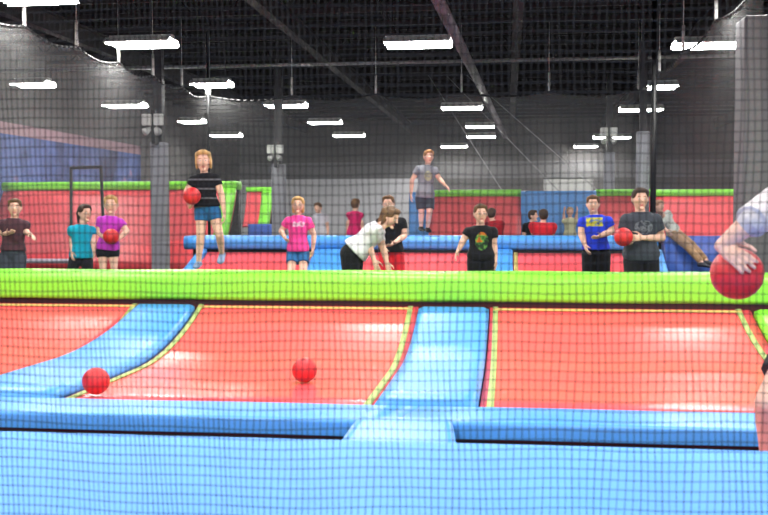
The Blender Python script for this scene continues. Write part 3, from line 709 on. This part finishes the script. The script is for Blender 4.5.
person('boy in a royal blue T-shirt with yellow lettering and black trousers', 596, 13, 1.62, (593, 204.5), (595.5, 215.5), (596, 251), -5, hface=-12, hh=.235,
       arms={'L': ((581, 233), (585, 245, -.1)), 'R': ((611.5, 231), (600, 236, -.18))}, hair=BROWN, shirt=ROYAL_C, sleeve=.5, pants=BLACK_C, plen=1.9, fz=.08, hem=.06, prints=(PR_Y, 593, 222, 8, 4.5, 'box'))
person('tall boy in a charcoal T-shirt holding a red ball at his chest', 641, 12.1, 1.75, (640, 199.5), (641, 213), (641, 256), 0, hface=0, hh=.27,
       arms={'L': ((622, 237), (621, 243, -.18)), 'R': ((662, 238, .02), (643, 238, -.22))}, hands={'R': ((632, 238, -.26), (-.2, .9, 0), (0, 0, 1), .5), 'L': ((627, 244, -.25), (.4, .2, 1), (0, -1, 0), .4)},
       hair=DBROWN, shirt=DGREY_C, sleeve=.58, pants=BLACK_C, plen=.95, fz=0.02, fat=1.1, hem=-.1, prints=(PR_D, 641, 227, 9, 7, 'o'), inf=.02)
ball(W(623.5, 237, 11.78), 'red dodgeball held at chest height by the tall boy in charcoal', .11)
# farther children
person('small child in a pale grey T-shirt far behind the pink-shirted girl', 320, 23, 1.45, (318, 208), (320, 213.5), (321, 234), -20, hh=.24, hair=BROWN, shirt=LGREY_C, pants=NAVY_C, plen=1.0, fz=.15, vox=.014, face_vis=False)
person('child in a magenta T-shirt far behind the bending player, seen from behind', 355, 22, 1.6, (355.5, 204.5), (355, 211.5), (354, 234), 150, hh=.25, hair=BROWN, shirt=MAG_C, pants=NAVY_C, plen=1.8, fz=.15, vox=.014, face_vis=False,
       arms={'L': ((348, 222), (347, 230)), 'R': ((362, 222), (363, 230))})
person('child in a dull maroon T-shirt behind the boy in black, beyond the blue ridge', 494, 20.5, 1.5, (491.5, 214), (494, 221), (497, 244), 160, hh=.24, hair=DBROWN, shirt=DRED_C, pants=NAVY_C, plen=1.0, fz=.08, vox=.013, face_vis=False, fat=1.15)
person('dark-haired child in a black top beside the crouching child in red', 533, 20.8, 1.5, (533, 216), (532, 222.5), (531, 245), 20, hface=60, hh=.235, hair=DBROWN, shirt=BLACK_C, pants=NAVY_C, plen=1.0, fz=.03, vox=.013, face_vis=False)
person('crouching child in a red T-shirt seen from behind, leaning over the blue ridge', 543, 20.0, 1.5, (543.5, 215.5), (543, 223), (542, 245), 175, hh=.25, hair=DBROWN, shirt=REDP_C, pants=NAVY_C, plen=1.0, fz=.03, vox=.013, face_vis=False, fat=1.5, sh=.13)
person('tiny far child in a pale yellow top before the wide blue wall pad', 570, 23.4, 1.4, (570, 212), (570, 218), (570, 236), 0, hh=.22, hair=(.5, .36, .2), shirt=cloth('pale_yellow_cloth', (205, 205, 165)), pants=MUTED_C, plen=1.0, fz=.2, vox=.014, face_vis=False,
       arms={'L': ((564, 219), (564, 212)), 'R': ((576, 219), (577, 212))})
person('person in a pale top and tan trousers on the dark blue slope', 668, 20.0, 1.70, (659, 206.5), (663, 214.5, .3), (673, 231, .42), 40, hface=30, hh=.25, hair=(.42, .22, .13), shirt=PALE_C, pants=TAN_C, plen=1.85, fz=.55, fat=.85,
       legs={'L': ((687, 246, -.22), (702, 263, -.62)), 'R': ((691, 244, -.12), (707, 261, -.56))}, arms={'L': ((660, 223, .2), (666, 230, .1)), 'R': ((672, 222, .4), (678, 230, .35))}, vox=.012)
# foreground thrower
r, J, A, tips = person('thrower in a light grey T-shirt reaching down at the right edge, gripping a red ball', 815, 4.15, 1.56, (815, 138), (822, 172), (838, 302), -25, hface=-40, hh=.24, vox=.0045,
       arms={'L': ((751, 222, -.10), (721, 246, -.05)), 'R': ((880, 235, .1), (885, 300, 0))}, legs={'L': ((769, 402, -.12), (770, 468, .0)), 'R': ((880, 390, .1), (890, 466, .2))},
       hands={'L': ((741, 260, -.115), (.25, .75, -.75), (.35, .25, .9), .42, .175)},
       hair=BROWN, shirt=cloth('lavender_grey_cloth', (188, 182, 186)), sleeve=1.13, pants=BLACK_C, plen=.74, fz=.37, fat=1.05, hem=-.08, inf=.02)
ball(W(737, 273.5, 4.15), 'red dodgeball gripped by the thrower at the right edge', .108)
# ------------------------------------------------------------------ view
vs = S.view_settings; vs.view_transform = 'Standard'; vs.look = 'None'; vs.gamma = 1; vs.use_curve_mapping = False; vs.exposure = 0.0
S.cycles.use_denoising = True
